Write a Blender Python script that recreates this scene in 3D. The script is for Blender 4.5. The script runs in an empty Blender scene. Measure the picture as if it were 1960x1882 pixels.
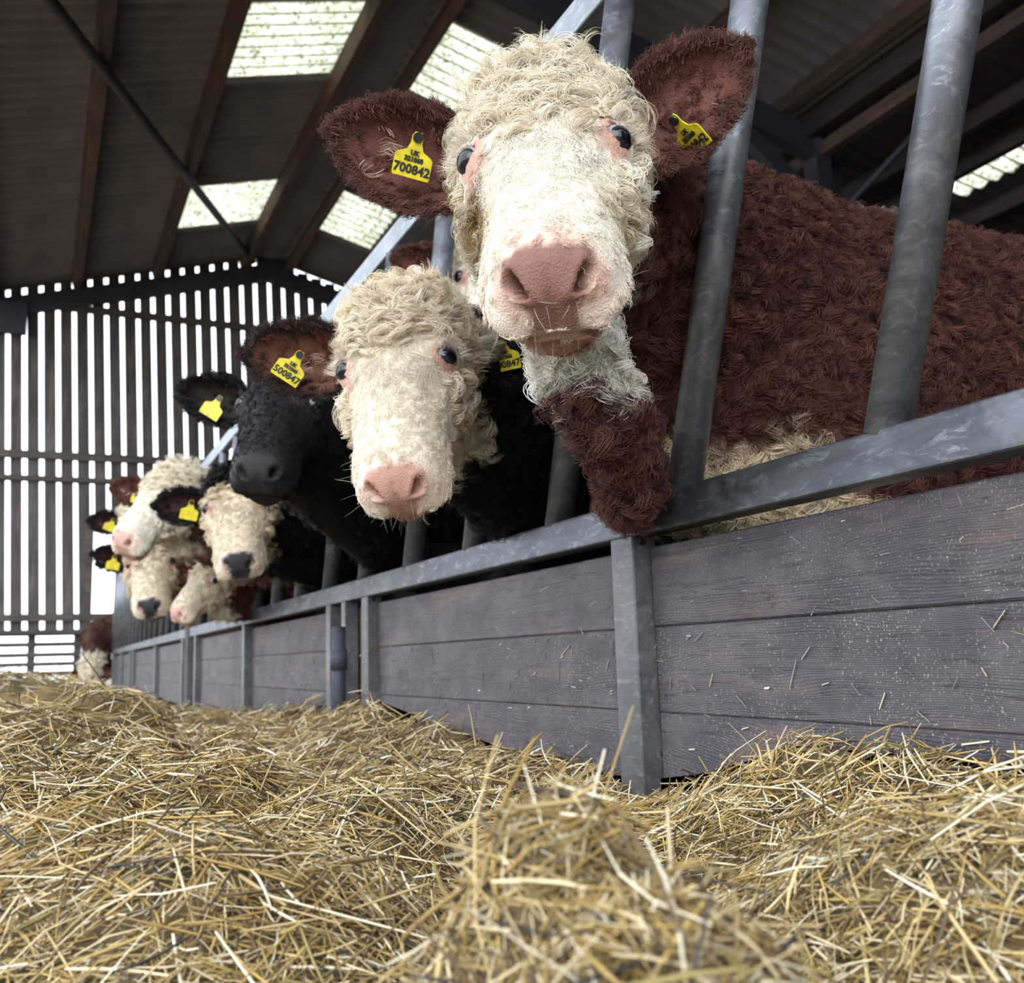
import bpy, bmesh, math, random
import numpy as np
from mathutils import Vector, Matrix
rng = np.random.default_rng(11); random.seed(5)
scene = bpy.context.scene
COL = scene.collection

# ---------------------------------------------------------------- camera
F = 2000.0                      # focal length in pixels of the 1960 x 1882 frame
ROLL = 0.03
CAM = np.array([0., 0., .34])
_y = np.array([(64 - 980) / F, (941 - 1288) / F, 1.]); _y /= np.linalg.norm(_y)
_z = np.array([-ROLL, 1., 0.]); _z[2] = -(_z @ _y) / _y[2]; _z /= np.linalg.norm(_z)
_Y = np.array([_y[0], _y[1], -_y[2]]); _Z = np.array([_z[0], _z[1], -_z[2]]); _X = np.cross(_Y, _Z)
RC = np.array([_X, _Y, _Z])     # world = RC @ camera
def ray(px, py): return RC @ np.array([(px - 980) / F, (941 - py) / F, -1.])
def atd(px, py, d): return CAM + d * ray(px, py)
def on_x(px, py, x): r = ray(px, py); return CAM + (x - CAM[0]) / r[0] * r
def on_y(px, py, y): r = ray(px, py); return CAM + (y - CAM[1]) / r[1] * r
cam_data = bpy.data.cameras.new('camera'); cam = bpy.data.objects.new('camera', cam_data); COL.objects.link(cam)
cam_data.sensor_fit = 'HORIZONTAL'; cam_data.sensor_width = 36; cam_data.lens = 36 * F / 1960
cam_data.clip_start = .02; cam_data.clip_end = 300
M = Matrix([list(RC[0]) + [CAM[0]], list(RC[1]) + [CAM[1]], list(RC[2]) + [CAM[2]], [0, 0, 0, 1]])
cam.matrix_world = M
cam_data.dof.use_dof = True; cam_data.dof.focus_distance = 1.42; cam_data.dof.aperture_fstop = 7.5
scene.camera = cam

# ---------------------------------------------------------------- world: bright overcast sky
world = bpy.data.worlds.new('overcast_sky'); scene.world = world; world.use_nodes = True
bg = world.node_tree.nodes['Background']; bg.inputs[0].default_value = (.86, .93, 1.0, 1); bg.inputs[1].default_value = 2.6
sun_d = bpy.data.lights.new('hazy_sun', 'SUN'); sun_d.energy = 1.2; sun_d.angle = math.radians(50); sun_d.color = (1, .96, .9)
sun = bpy.data.objects.new('hazy_sun', sun_d); COL.objects.link(sun)
sun.rotation_euler = Vector((.55, .78, -.42)).to_track_quat('-Z', 'Y').to_euler()
vs = scene.view_settings; vs.view_transform = 'Standard'; vs.look = 'None'; vs.gamma = 1; vs.use_curve_mapping = False
vs.exposure = 0.4
scene.cycles.use_adaptive_sampling = True; scene.cycles.adaptive_threshold = .02; scene.cycles.max_bounces = 6; scene.cycles.diffuse_bounces = 4; scene.cycles.transparent_max_bounces = 8

# ---------------------------------------------------------------- materials
class NT:
    def __init__(s, name):
        s.m = bpy.data.materials.new(name); s.m.use_nodes = True; s.t = s.m.node_tree
        s.b = s.t.nodes['Principled BSDF']; s.o = s.t.nodes['Material Output']
    def n(s, typ, **kw):
        nd = s.t.nodes.new(typ)
        for k, v in kw.items():
            if k.startswith('i_'):
                key = k[2:]; key = int(key) if key.isdigit() else key.replace('_', ' ')
                inp = nd.inputs[key]
                if hasattr(v, 'is_linked') or isinstance(v, bpy.types.NodeSocket): s.t.links.new(v, inp)
                else: inp.default_value = v
            else: setattr(nd, k, v)
        return nd
    def link(s, a, b): s.t.links.new(a, b)
    def coords(s, scale=(1, 1, 1), rot=(0, 0, 0), kind='Object'):
        tc = s.n('ShaderNodeTexCoord'); mp = s.n('ShaderNodeMapping', i_Scale=scale, i_Rotation=rot)
        s.link(tc.outputs[kind], mp.inputs[0]); return mp.outputs[0]
    def noise(s, vec, scale, detail=4, rough=.55, dist=0):
        nd = s.n('ShaderNodeTexNoise', i_Scale=scale, i_Detail=detail, i_Roughness=rough, i_Distortion=dist); s.link(vec, nd.inputs['Vector']); return nd.outputs[0]
    def ramp(s, fac, stops):
        r = s.n('ShaderNodeValToRGB'); e = r.color_ramp.elements
        while len(e) < len(stops): e.new(.5)
        for el, (p, c) in zip(e, stops): el.position = p; el.color = tuple(c) + (1,) if len(c) == 3 else c
        s.link(fac, r.inputs[0]); return r.outputs[0]
    def mix(s, fac, a, b, mode='MIX'):
        m = s.n('ShaderNodeMix', data_type='RGBA', blend_type=mode)
        for k, v in ((0, fac), (6, a), (7, b)):
            if isinstance(v, bpy.types.NodeSocket): s.link(v, m.inputs[k])
            else: m.inputs[k].default_value = v if k == 0 else tuple(v) + (1,)
        return m.outputs[2]
    def bump(s, h, strength=.3, dist=.01):
        b = s.n('ShaderNodeBump', i_Strength=strength, i_Distance=dist); s.link(h, b.inputs['Height']); s.link(b.outputs[0], s.b.inputs['Normal'])
    def set(s, **kw):
        for k, v in kw.items():
            i = s.b.inputs[k.replace('_', ' ')]
            if isinstance(v, bpy.types.NodeSocket): s.link(v, i)
            else: i.default_value = (tuple(v) + (1,)) if isinstance(v, (tuple, list)) and len(v) == 3 else v
        return s.m

def mat_steel(name, base, dark, light, rust, metallic=.55, rough=.42):
    t = NT(name); v = t.coords(); vy = t.coords((1, .3, 1))
    n1 = t.noise(v, 3.5, 6, .65); n2 = t.noise(vy, 60, 9, .78, .6); n3 = t.noise(v, 7, 6, .65, 1.5); n4 = t.noise(vy, 16, 8, .72, 1.0)
    c = t.ramp(n1, [(.3, dark), (.55, base), (.8, light)])
    c = t.mix(t.ramp(n4, [(.40, (.75, .75, .75)), (.56, (0, 0, 0))]), c, dark)
    c = t.mix(t.ramp(n2, [(.53, (0, 0, 0)), (.66, (.8, .8, .8))]), c, light)
    c = t.mix(t.ramp(n3, [(.58, (0, 0, 0)), (.75, (.8, .8, .8))]), c, rust)
    t.bump(n2, .18, .004)
    rr = t.ramp(n4, [(.35, (rough - .08,) * 3), (.7, (rough + .18,) * 3)])
    return t.set(Base_Color=c, Metallic=metallic, Roughness=rr)
M_STEEL = mat_steel('galvanised_steel', (.125, .132, .155), (.065, .07, .085), (.29, .32, .36), (.14, .11, .08), .75, .36)
M_STEELP = mat_steel('galvanised_post', (.15, .15, .16), (.09, .092, .10), (.26, .27, .29), (.20, .155, .10), .6, .42)
M_TUBE = mat_steel('tube_steel', (.25, .265, .30), (.14, .15, .175), (.42, .45, .50), (.26, .21, .15), .7, .40)
M_TOP = mat_steel('bright_galvanised', (.34, .37, .41), (.22, .24, .27), (.52, .56, .60), (.30, .27, .22), .6, .42)
M_DSTEEL = mat_steel('painted_frame_steel', (.045, .05, .075), (.03, .033, .05), (.07, .08, .11), (.07, .05, .04), .1, .6)

def mat_plank():
    t = NT('weathered_plank'); v = t.coords((1, 1, 1))
    oi = t.n('ShaderNodeObjectInfo'); add = t.n('ShaderNodeVectorMath', operation='ADD'); t.link(v, add.inputs[0])
    sc = t.n('ShaderNodeVectorMath', operation='SCALE'); sc.inputs[3].default_value = 37.
    cb = t.n('ShaderNodeCombineXYZ'); t.link(oi.outputs['Random'], cb.inputs[0]); t.link(oi.outputs['Random'], cb.inputs[1]); t.link(oi.outputs['Random'], cb.inputs[2])
    t.link(cb.outputs[0], sc.inputs[0]); t.link(sc.outputs[0], add.inputs[1])
    def mp(scale):
        m = t.n('ShaderNodeMapping', i_Scale=scale); t.link(add.outputs[0], m.inputs[0]); return m.outputs[0]
    warp = t.noise(mp((1, .55, 2.2)), 2.0, 3, .5)
    wm = t.n('ShaderNodeVectorMath', operation='SCALE'); wc = t.n('ShaderNodeCombineXYZ'); t.link(warp, wc.inputs[2]); t.link(wc.outputs[0], wm.inputs[0]); wm.inputs[3].default_value = .16
    wa = t.n('ShaderNodeVectorMath', operation='ADD'); t.link(add.outputs[0], wa.inputs[0]); t.link(wm.outputs[0], wa.inputs[1])
    wv = t.n('ShaderNodeTexWave', wave_type='BANDS', bands_direction='Z', i_Scale=88.0, i_Distortion=2.2, i_Detail=4.0); wv.inputs['Detail Scale'].default_value = 1.2; t.link(wa.outputs[0], wv.inputs['Vector'])
    fine = t.noise(mp((6, 5, 160)), 2.0, 5, .6, .3); dust = t.noise(mp((1, 1, 1.6)), 5.5, 6, .68); patch = t.noise(mp((1, .9, 6)), 2.4, 6, .62)
    speck = t.noise(mp((1, 1, .8)), 330, 3, .6); sp2 = t.noise(mp((1, 1, 1)), 9, 5, .65); crack = t.noise(mp((2, .7, 22)), 1.6, 3, .5, 1.4)
    g = t.mix(.68, wv.outputs[0], fine)
    c = t.ramp(g, [(.25, (.030, .026, .036)), (.55, (.050, .044, .057)), (.85, (.074, .066, .080))])
    c = t.mix(t.ramp(dust, [(.42, (0, 0, 0)), (.70, (.55, .55, .55))]), c, (.145, .132, .142))
    c = t.mix(t.ramp(patch, [(.54, (0, 0, 0)), (.70, (.7, .7, .7))]), c, (.165, .102, .085))
    c = t.mix(t.ramp(crack, [(.485, (0, 0, 0)), (.50, (.8, .8, .8)), (.515, (0, 0, 0))]), c, (.016, .014, .018))
    sk = t.mix(1.0, t.ramp(speck, [(.60, (0, 0, 0)), (.68, (1, 1, 1))]), t.ramp(sp2, [(.36, (.12, .12, .12)), (.62, (1, 1, 1))]), 'MULTIPLY')
    c = t.mix(sk, c, (.42, .37, .33))
    t.bump(g, .28, .004)
    return t.set(Base_Color=c, Roughness=.6)
M_PLANK = mat_plank()
def mat_wood(name, a, b, c3, scale=(2, 30, 2), rough=.8):
    t = NT(name); v = t.coords(scale); n = t.noise(v, 1.4, 6, .6, 1); n2 = t.noise(t.coords(), 2.5, 4)
    c = t.ramp(n, [(.3, a), (.55, b), (.75, c3)]); c = t.mix(t.ramp(n2, [(.4, (0, 0, 0)), (.7, (.6, .6, .6))]), c, a)
    t.bump(n, .3, .01); return t.set(Base_Color=c, Roughness=rough)
M_SLAT = mat_wood('grey_wall_board', (.045, .040, .040), (.12, .105, .10), (.20, .18, .17), (9, 9, .8))
M_RAIL = mat_wood('dark_rail_timber', (.05, .042, .04), (.10, .085, .08), (.16, .14, .13), (1, 9, 9))
M_PURLIN = mat_wood('brown_purlin', (.06, .036, .03), (.12, .072, .06), (.18, .11, .09), (9, 1, 9))
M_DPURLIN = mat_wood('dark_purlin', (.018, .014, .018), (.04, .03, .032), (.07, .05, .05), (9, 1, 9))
def mat_sheet(name, a, b):
    t = NT(name); n = t.noise(t.coords((1, 1, 1), kind='Object'), 1.2, 5, .6); c = t.ramp(n, [(.3, a), (.7, b)]); return t.set(Base_Color=c, Roughness=.85)
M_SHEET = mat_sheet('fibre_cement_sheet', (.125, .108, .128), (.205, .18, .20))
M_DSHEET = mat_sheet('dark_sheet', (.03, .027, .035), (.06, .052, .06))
CL = 1.383
def mat_skylight():
    t = NT('translucent_sheet'); v = t.coords(); n = t.noise(v, 22, 5, .65); n2 = t.noise(v, 3, 4)
    c = t.ramp(n, [(.36, (.14, .15, .09)), (.45, (.66, .66, .56)), (.60, (.88, .88, .80))])
    c = t.mix(t.ramp(n2, [(.45, (0, 0, 0)), (.75, (.5, .5, .5))]), c, (.52, .52, .38))
    wv = t.n('ShaderNodeTexWave', wave_type='BANDS', bands_direction='Y', i_Scale=1.0); t.link(t.coords((1, 2 * math.pi * 7 / (CL * 20), 1)), wv.inputs['Vector']); wv.inputs['Distortion'].default_value = .25; wv.inputs['Detail Scale'].default_value = 3
    c = t.mix(t.ramp(wv.outputs[1], [(.0, (.85, .85, .85)), (.16, (0, 0, 0))]), c, (.16, .165, .11))  # dark line per corrugation, sheet shading put into the colour
    tr = t.n('ShaderNodeBsdfTranslucent'); t.link(c, tr.inputs[0]); t.link(tr.outputs[0], t.o.inputs[0]); return t.m
M_SKY = mat_skylight()
def mat_floor():
    t = NT('concrete_floor'); n = t.noise(t.coords(), 4, 6, .6); c = t.ramp(n, [(.3, (.10, .085, .06)), (.7, (.22, .18, .12))]); t.bump(n, .3, .02); return t.set(Base_Color=c, Roughness=.95)
M_FLOOR = mat_floor()
def mat_col(name, rough=.7, spec=.3, attr='Col', bump=None, sss=0):
    t = NT(name); a = t.n('ShaderNodeAttribute', attribute_name=attr)
    if bump:
        v = t.n('ShaderNodeTexVoronoi', i_Scale=bump[0]); t.link(t.coords(), v.inputs['Vector']); t.bump(v.outputs[0], bump[1], .003)
    return t.set(Base_Color=a.outputs['Color'], Roughness=rough, Specular_IOR_Level=spec)
M_STRAW = mat_col('straw', .55, .35)
M_HIDE = mat_col('cow_hide', .6, .3, bump=(330, .35))
M_HAIR = mat_col('cow_hair', .5, .25)
def mat_plain(name, col, rough=.5, spec=.5, metallic=0): return NT(name).set(Base_Color=col, Roughness=rough, Specular_IOR_Level=spec, Metallic=metallic)
M_EYE = mat_col('eyeball', .06, .6)
def mat_tag():
    t = NT('yellow_plastic'); n = t.noise(t.coords(kind='Object'), 60, 4, .6); c = t.ramp(n, [(.3, (.48, .40, .02)), (.7, (.80, .68, .03))]); return t.set(Base_Color=c, Roughness=.35)
M_TAG = mat_tag(); M_INK = mat_plain('black_print', (.015, .015, .01), .6); M_BUTTON = mat_plain('dark_stud', (.012, .010, .010), .35)

# ---------------------------------------------------------------- mesh helpers
def link(o, parent=None):
    COL.objects.link(o)
    if parent is not None: o.parent = parent
    return o
def tag(o, label=None, cat=None, group=None, kind=None):
    for k, v in (('label', label), ('category', cat), ('group', group), ('kind', kind)):
        if v: o[k] = v
    return o
def empty(name, loc=(0, 0, 0)):
    o = bpy.data.objects.new(name, None); o.location = loc; o.empty_display_size = .1; COL.objects.link(o); return o
def mesh_np(name, V, faces, mat=None, smooth=False):
    me = bpy.data.meshes.new(name); me.from_pydata([tuple(v) for v in V], [], faces); me.update()
    if mat: me.materials.append(mat)
    if smooth: me.polygons.foreach_set('use_smooth', np.ones(len(me.polygons), bool))
    return me
def child(name, me, parent): return link(bpy.data.objects.new(name, me), parent)
def box_data(x0, x1, y0, y1, z0, z1, bev=0.0, seg=2):
    bm = bmesh.new(); bmesh.ops.create_cube(bm, size=1)
    for v in bm.verts: v.co = Vector(((x0 + x1) / 2 + v.co.x * (x1 - x0), (y0 + y1) / 2 + v.co.y * (y1 - y0), (z0 + z1) / 2 + v.co.z * (z1 - z0)))
    if bev: bmesh.ops.bevel(bm, geom=list(bm.edges), offset=bev, segments=seg, affect='EDGES', profile=.6)
    return bm
def bm_obj(name, bm, mat, parent=None, smooth=False):
    me = bpy.data.meshes.new(name); bm.to_mesh(me); bm.free(); me.materials.append(mat)
    if smooth: me.polygons.foreach_set('use_smooth', np.ones(len(me.polygons), bool))
    return link(bpy.data.objects.new(name, me), parent)
def box(name, x0, x1, y0, y1, z0, z1, mat, parent=None, bev=0.0, seg=2): return bm_obj(name, box_data(x0, x1, y0, y1, z0, z1, bev, seg), mat, parent)
def tube(name, a, b, r, mat, parent=None, n=20):
    a = Vector(a); b = Vector(b); d = b - a; q = d.to_track_quat('Z', 'Y').to_matrix()
    V = []; 
    for e in (a, b):
        for i in range(n):
            t = 2 * math.pi * i / n; V.append(e + q @ Vector((r * math.cos(t), r * math.sin(t), 0)))
    Fc = [(i, (i + 1) % n, n + (i + 1) % n, n + i) for i in range(n)] + [tuple(range(n))[::-1], tuple(range(n, 2 * n))]
    me = mesh_np(name, V, Fc, mat)
    for p in me.polygons: p.use_smooth = len(p.vertices) == 4
    return child(name, me, parent)
def bar(name, a, b, w, h, mat, parent=None, up=(0, 0, 1), bev=0):
    """box beam from a to b: w sideways, h along up"""
    a = Vector(a); b = Vector(b); t = (b - a).normalized(); u = Vector(up); s = t.cross(u).normalized(); u = s.cross(t)
    bm = bmesh.new(); bmesh.ops.create_cube(bm, size=1); L = (b - a).length
    for v in bm.verts: v.co = (a + b) / 2 + t * v.co.x * L + s * v.co.y * w + u * v.co.z * h
    if bev: bmesh.ops.bevel(bm, geom=list(bm.edges), offset=bev, segments=2, affect='EDGES', profile=.6)
    return bm_obj(name, bm, mat, parent)

# ---------------------------------------------------------------- setting
fl = box('floor', -40, 60, -40, 60, -.2, 0, M_FLOOR); tag(fl, kind='structure')
YW = 16.2; XR, ZR, SL = 3.17, 6.89, math.tan(math.radians(15))
def zroof(x): return ZR - SL * abs(x - XR)
roof = empty('ceiling', (XR, 6, ZR)); tag(roof, 'brown corrugated roof of the cattle barn with dirty skylights', kind='structure')
CL = 1.383; Y_FIRST = 9.1 - CL * 6
def sheet_mesh(name, x0, x1, mat, zf=zroof, waves=7):
    n = waves * 8; nx = 3; V = []; Fc = []
    for lay in (0, .012):
        for j in range(n + 1):
            y = CL * j / n; w = .022 * math.cos(2 * math.pi * j / 8)
            for i in range(nx):
                x = x0 + (x1 - x0) * i / (nx - 1); V.append((x, y, zf(x) + w + lay))
    row = nx; half = nx * (n + 1)
    for j in range(n):
        for i in range(nx - 1):
            a = j * row + i; Fc.append((a, a + row, a + row + 1, a + 1)); b = a + half; Fc.append((b, b + 1, b + row + 1, b + row))
    for j in range(n):
        for i in (0, nx - 1):
            a = j * row + i; Fc.append((a, a + half, a + row + half, a + row))
    return mesh_np(name, V, Fc, mat, True)
rowsL = [(-1.75, -.78), (-.78, .36), (.36, 1.48), (1.48, 2.76), (2.76, XR)]
rowsR = [(XR, 3.55), (3.55, 4.42), (4.42, 5.6), (5.6, 7.15)]
for ri, (x0, x1) in enumerate(rowsL + rowsR):
    sky_row = ri in (3, 6)
    ms = sheet_mesh('corrugated_sheet', x0, x1, M_SHEET); mk = sheet_mesh('skylight', x0, x1, M_SKY) if sky_row else None
    for k in range(-3, 12):
        y = Y_FIRST + k * CL; sky = sky_row and (k - 6) % 3 == 0
        o = child('skylight' if sky else 'corrugated_sheet', mk if sky else ms, roof); o.location = (-XR, y - 6, -ZR); o.scale.y = 1 if k < 11 else .2
def roof_child(o): o.location = Vector(o.location) + Vector((-XR, -6, -ZR)); return o
ridge_V = []
for xp in (-.78, .36, 1.48, 2.80, 3.50, 4.46, 5.62, 6.74):
    s = 1 if xp < XR else -1
    up = Vector((-SL * s, 0, 1)).normalized(); c = Vector((xp, 0, zroof(xp) - .125))
    w = .10 if xp not in (2.80, 3.50) else .12
    roof_child(bar('purlin', c + Vector((0, Y_FIRST - 4, 0)), c + Vector((0, YW - .05, 0)), w, .20, M_PURLIN, roof, up))
# ridge capping between the two ridge purlins
roof_child(bar('ridge_capping', (XR, Y_FIRST, ZR - .06), (XR, YW - .1, ZR - .06), .50, .03, M_SHEET, roof))
# wind brace rod across the roof slope
pa = on_y(484, 500, YW - .25); nrm = np.array([-SL, 0, 1.])
r0 = ray(60, -46); kk = (nrm @ (np.array([XR, 0, ZR - .30]) - CAM)) / (nrm @ r0); pb = CAM + kk * r0
wb = tube('trim_1', pa, pb, .052, M_DSTEEL); wb.name = 'trim_1'; tag(wb, 'dark round brace pole slanting under the roof', kind='structure')

# gable wall
gable = empty('wall_back', (XR, YW, 0)); tag(gable, 'slatted gable wall of upright boards with daylight gaps', kind='structure')
def gch(o): o.location = Vector(o.location) - Vector((XR, YW, 0)); return o
PITCH, GAP0, LEAN = .2232, -.452, .040
rb = random.Random(3)
for k in range(-5, 31):
    xc = GAP0 + PITCH * k + PITCH / 2; wd = PITCH - (.060 + rb.uniform(-.012, .012))
    zt = zroof(xc + .04 * 3.3) - .0; z0 = .88
    if k >= 5 and k <= 14: z0 = 2.43
    def sh(z): return -LEAN * (z - 3.3)
    yj = YW + rb.uniform(-.006, .006)
    V = []
    for z in (z0, zt):
        for dx, dy in ((-wd / 2, 0), (wd / 2, 0), (wd / 2, .025), (-wd / 2, .025)):
            zz = z if z == z0 else zt
            V.append((xc + sh(z) + dx, yj + dy, zz))
    me = mesh_np('board', V, [(0, 1, 5, 4), (1, 2, 6, 5), (2, 3, 7, 6), (3, 0, 4, 7), (0, 3, 2, 1), (4, 5, 6, 7)], M_SLAT)
    gch(child('board', me, gable))
for z, h, x0, x1 in ((3.42, .11, -2, 7.1), (1.10, .10, -2, 7.1), (.90, .06, -2, .95), (3.08, .07, -2, 7.1)):
    gch(box('rail', x0, x1, YW - .07, YW - .005 if z != 3.08 else YW + .06, z - h / 2, z + h / 2, M_RAIL, gable))
gch(bar('rail', (.1, YW - .04, 5.66), (5.4, YW - .04, 5.60), .07, .10, M_RAIL, gable))
for s, xe in ((-1, -1.75), (1, 7.15)):
    for off, h, yy, nm in ((-.02, .05, YW - .03, 'verge_board'), (-.33, .27, YW - .07, 'gable_rafter')):
        gch(bar(nm, (XR, yy, ZR + off), (xe, yy, zroof(xe) + off), .10, h, M_DSTEEL if nm == 'gable_rafter' else M_RAIL, gable))
gch(box('gusset_plate', XR - .18, XR + .35, YW - .24, YW - .16, ZR - .52, ZR - .14, M_DSTEEL, gable))
gch(box('knee_plate', -.75, -.28, YW - .2, YW - .1, 5.15, 5.62, M_DSTEEL, gable))
gch(box('jamb_post', .62, .72, YW - .05, YW + .04, 0, 2.45, M_RAIL, gable))
# timber gate at the foot of the gable
gate = empty('timber_gate', (0, YW + .12, 0)); tag(gate, 'low timber gate of horizontal boards below the slatted wall', 'gate')
for z0, z1 in ((.85, .93), (.70, .76), (.555, .615), (.425, .485), (.29, .355), (.12, .23)):
    o = box('board', -2.2, .62, YW + .1, YW + .13, z0, z1, M_RAIL, gate); o.location = -Vector(gate.location)
for xx in (-1.2, -.04, .56):
    o = box('upright', xx - .05, xx + .05, YW + .13, YW + .18, .08, .93, M_RAIL, gate); o.location = -Vector(gate.location)

# right-hand side: eave frame, column, lower lean-to roof, dark wall
frame = empty('trim_2', (7.1, 7.8, 0)); tag(frame, 'dark steel frame with column and rafter on the cattle side', kind='structure')
def fch(o): o.location = Vector(o.location) - Vector((7.1, 7.8, 0)); return o
YF = 7.8
fch(bar('rafter', (XR, YF, ZR - .42), (7.1, YF, zroof(7.1) - .42), .14, .30, M_DSTEEL, frame))
fch(bar('rafter', (XR, YF, ZR - .42), (-1.7, YF, zroof(-1.7) - .42), .14, .30, M_DSTEEL, frame))
fch(box('column', 7.02, 7.20, YF - .1, YF + .1, 0, zroof(7.1) - .3, M_DSTEEL, frame))
fch(box('column', 7.36, 7.50, YF + .1, YF + .28, 0, 5.35, M_DSTEEL, frame))
fch(bar('knee_brace', (6.1, YF, zroof(6.1) - .60), (7.06, YF, 4.75), .12, .16, M_DSTEEL, frame))
fch(bar('knee_brace', (6.35, YF + .1, 5.05), (7.06, YF + .05, 4.70), .05, .06, M_DSTEEL, frame))
fch(bar('knee_brace', (7.2, YF - .05, 4.6), (7.5, YF - 1.5, 5.38), .04, .05, M_DSTEEL, frame))
fch(bar('eave_beam', (7.0, -1, zroof(7.1) - .22), (7.0, YW, zroof(7.1) - .22), .12, .28, M_DPURLIN, frame))
M_STRIP = mat_plain('pale_strip', (.30, .29, .24), .7)
fch(bar('eave_strip', (6.93, -1, zroof(7.1) - .03), (6.93, YW, zroof(7.1) - .03), .10, .09, M_STRIP, frame))  # pale bar along the eave, lighter than the beams beside it
fch(bar('eave_beam', (7.12, -1, zroof(7.1) - .48), (7.12, YW, zroof(7.1) - .48), .10, .14, M_PURLIN, frame))
ZL = 5.52; SLL = math.tan(math.radians(11))
def zlean(x): return ZL - SLL * (x - 7.1)
lean = empty('ceiling_lean_to', (7.1, 6, ZL)); tag(lean, 'dark lower roof over the cattle behind the feed barrier', kind='structure')
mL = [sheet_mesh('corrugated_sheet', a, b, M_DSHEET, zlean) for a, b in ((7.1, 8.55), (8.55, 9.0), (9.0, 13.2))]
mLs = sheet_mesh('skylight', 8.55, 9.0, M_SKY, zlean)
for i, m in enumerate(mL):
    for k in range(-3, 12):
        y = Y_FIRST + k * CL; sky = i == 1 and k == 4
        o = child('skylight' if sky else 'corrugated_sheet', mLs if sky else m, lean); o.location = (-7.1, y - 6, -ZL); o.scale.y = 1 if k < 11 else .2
for xp in (7.9, 8.40, 9.25, 10.2, 11.4, 12.6):
    o = bar('purlin', (xp, Y_FIRST - 4, zlean(xp) - .13), (xp, YW, zlean(xp) - .13), .09, .18, M_DPURLIN, lean); o.location = (-7.1, -6, -ZL)
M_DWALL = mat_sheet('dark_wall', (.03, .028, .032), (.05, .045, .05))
wf = box('wall_light_block', 1.6, 13.2, -3.6, -3.5, 0, 5.6, M_DWALL); tag(wf, kind='structure')  # unseen wall, added behind the camera to keep the pen side dark
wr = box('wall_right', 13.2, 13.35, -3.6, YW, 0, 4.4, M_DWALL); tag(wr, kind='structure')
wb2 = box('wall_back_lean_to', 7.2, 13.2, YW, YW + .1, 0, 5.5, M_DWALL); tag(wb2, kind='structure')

# ---------------------------------------------------------------- feed barrier
D = .95; RB, RT = .546, .610; TB, TT = 1.590, 1.662; DX = .048
def barrier(y0, y1, posts, joints, label, tubes):
    root = empty('feed_barrier', (D, y0, 0)); tag(root, label, 'feed barrier', 'feed barrier sections')
    def ch(o): o.location = Vector(o.location) - Vector((D, y0, 0)); return o
    ch(box('neck_rail', D, D + DX, y0, y1, RB, RT, M_STEEL, root, .006, 3))
    ch(box('top_rail', D, D + DX, y0 - .1, y1 - .02, TB, TT, M_TOP, root, .006, 3))
    for y in tubes:
        o = ch(tube('tube', (D + .027, y, RT - .004), (D + .027, y - .345, TB + .004), .0295, M_TUBE, root, 28))
        V = []                                                        # weld bead at its foot
    for y, w in posts:
        ch(box('post', D - .001, D + DX, y - w / 2, y + w / 2, 0, RB + .002, M_STEELP, root, .004, 2))
    ys = [p[0] for p in posts]
    for a, b in joints:
        jt = rb.uniform(-.004, .004)
        for z0, z1 in ((.082, .2399), (.2401, .3869), (.3871, .527)):
            tl = rb.uniform(-.003, .003)
            bm = box_data(D + .036, D + .066, a, b, z0, z1, .003, 1)
            o = ch(bm_obj('plank', bm, M_PLANK, root)); o.location.x += rb.uniform(-.0015, .0015)
    return root, ch
TY = [.985 + .4625 * k for k in range(-3, 33)]
b1, ch1 = barrier(-.9, 7.42, [(-.03, .075), (1.615, .075), (3.232, .064), (3.487, .045), (3.69, .055), (5.37, .065), (7.12, .065)],
    [(-.9, -.07), (.01, 1.575), (1.655, 3.198), (3.72, 5.335), (5.405, 7.085)],
    'long steel feed barrier section with slanted tubes and plank panels under the three front cows', [y for y in TY if -.6 < y < 7.3])
b2, ch2 = barrier(7.50, 15.1, [(7.56, .06), (7.78, .06), (9.62, .065), (11.9, .06), (12.25, .06), (13.6, .06), (15.05, .08)],
    [(7.82, 9.58), (9.66, 11.86), (12.29, 13.56), (13.64, 15.0)],
    'far end section of the steel feed barrier running up to the slatted wall', [y for y in TY if 7.6 < y < 15.35])
# hinge between panels of the near section
hz = [on_x(650, yy, .935)[2] for yy in (1200, 1243, 1283)]
hp = on_x(650, 1240, .935)
h = ch1(tube('hinge_pipe', (.932, hp[1], .05), (.932, hp[1], hz[0]), .024, M_DSTEEL, b1)); h['label'] = 'dark round hinge pipe'
ch1(tube('hinge_sleeve', (.932, hp[1] + .001, hz[2]), (.932, hp[1] + .001, hz[1]), .029, M_DSTEEL, b1))
ch1(box('timber_upright', D + .05, D + .10, 3.27, 3.46, 0, .535, M_SLAT, b1, .01))
ch1(box('joint_plate', D - .012, D + .05, 7.40, 7.425, .0, .66, M_STEELP, b1, .002))
ch2(box('joint_plate', D - .012, D + .05, 7.495, 7.52, .0, .66, M_STEELP, b2, .002))
for y in (1.575, 3.2):                                                # dark bolt holes at the weld
    ch1(tube('bolt', (D + .02, y - .003, RB - .010), (D + .02, y + .004, RB - .010), .006, M_BUTTON, b1, 10))

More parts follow.
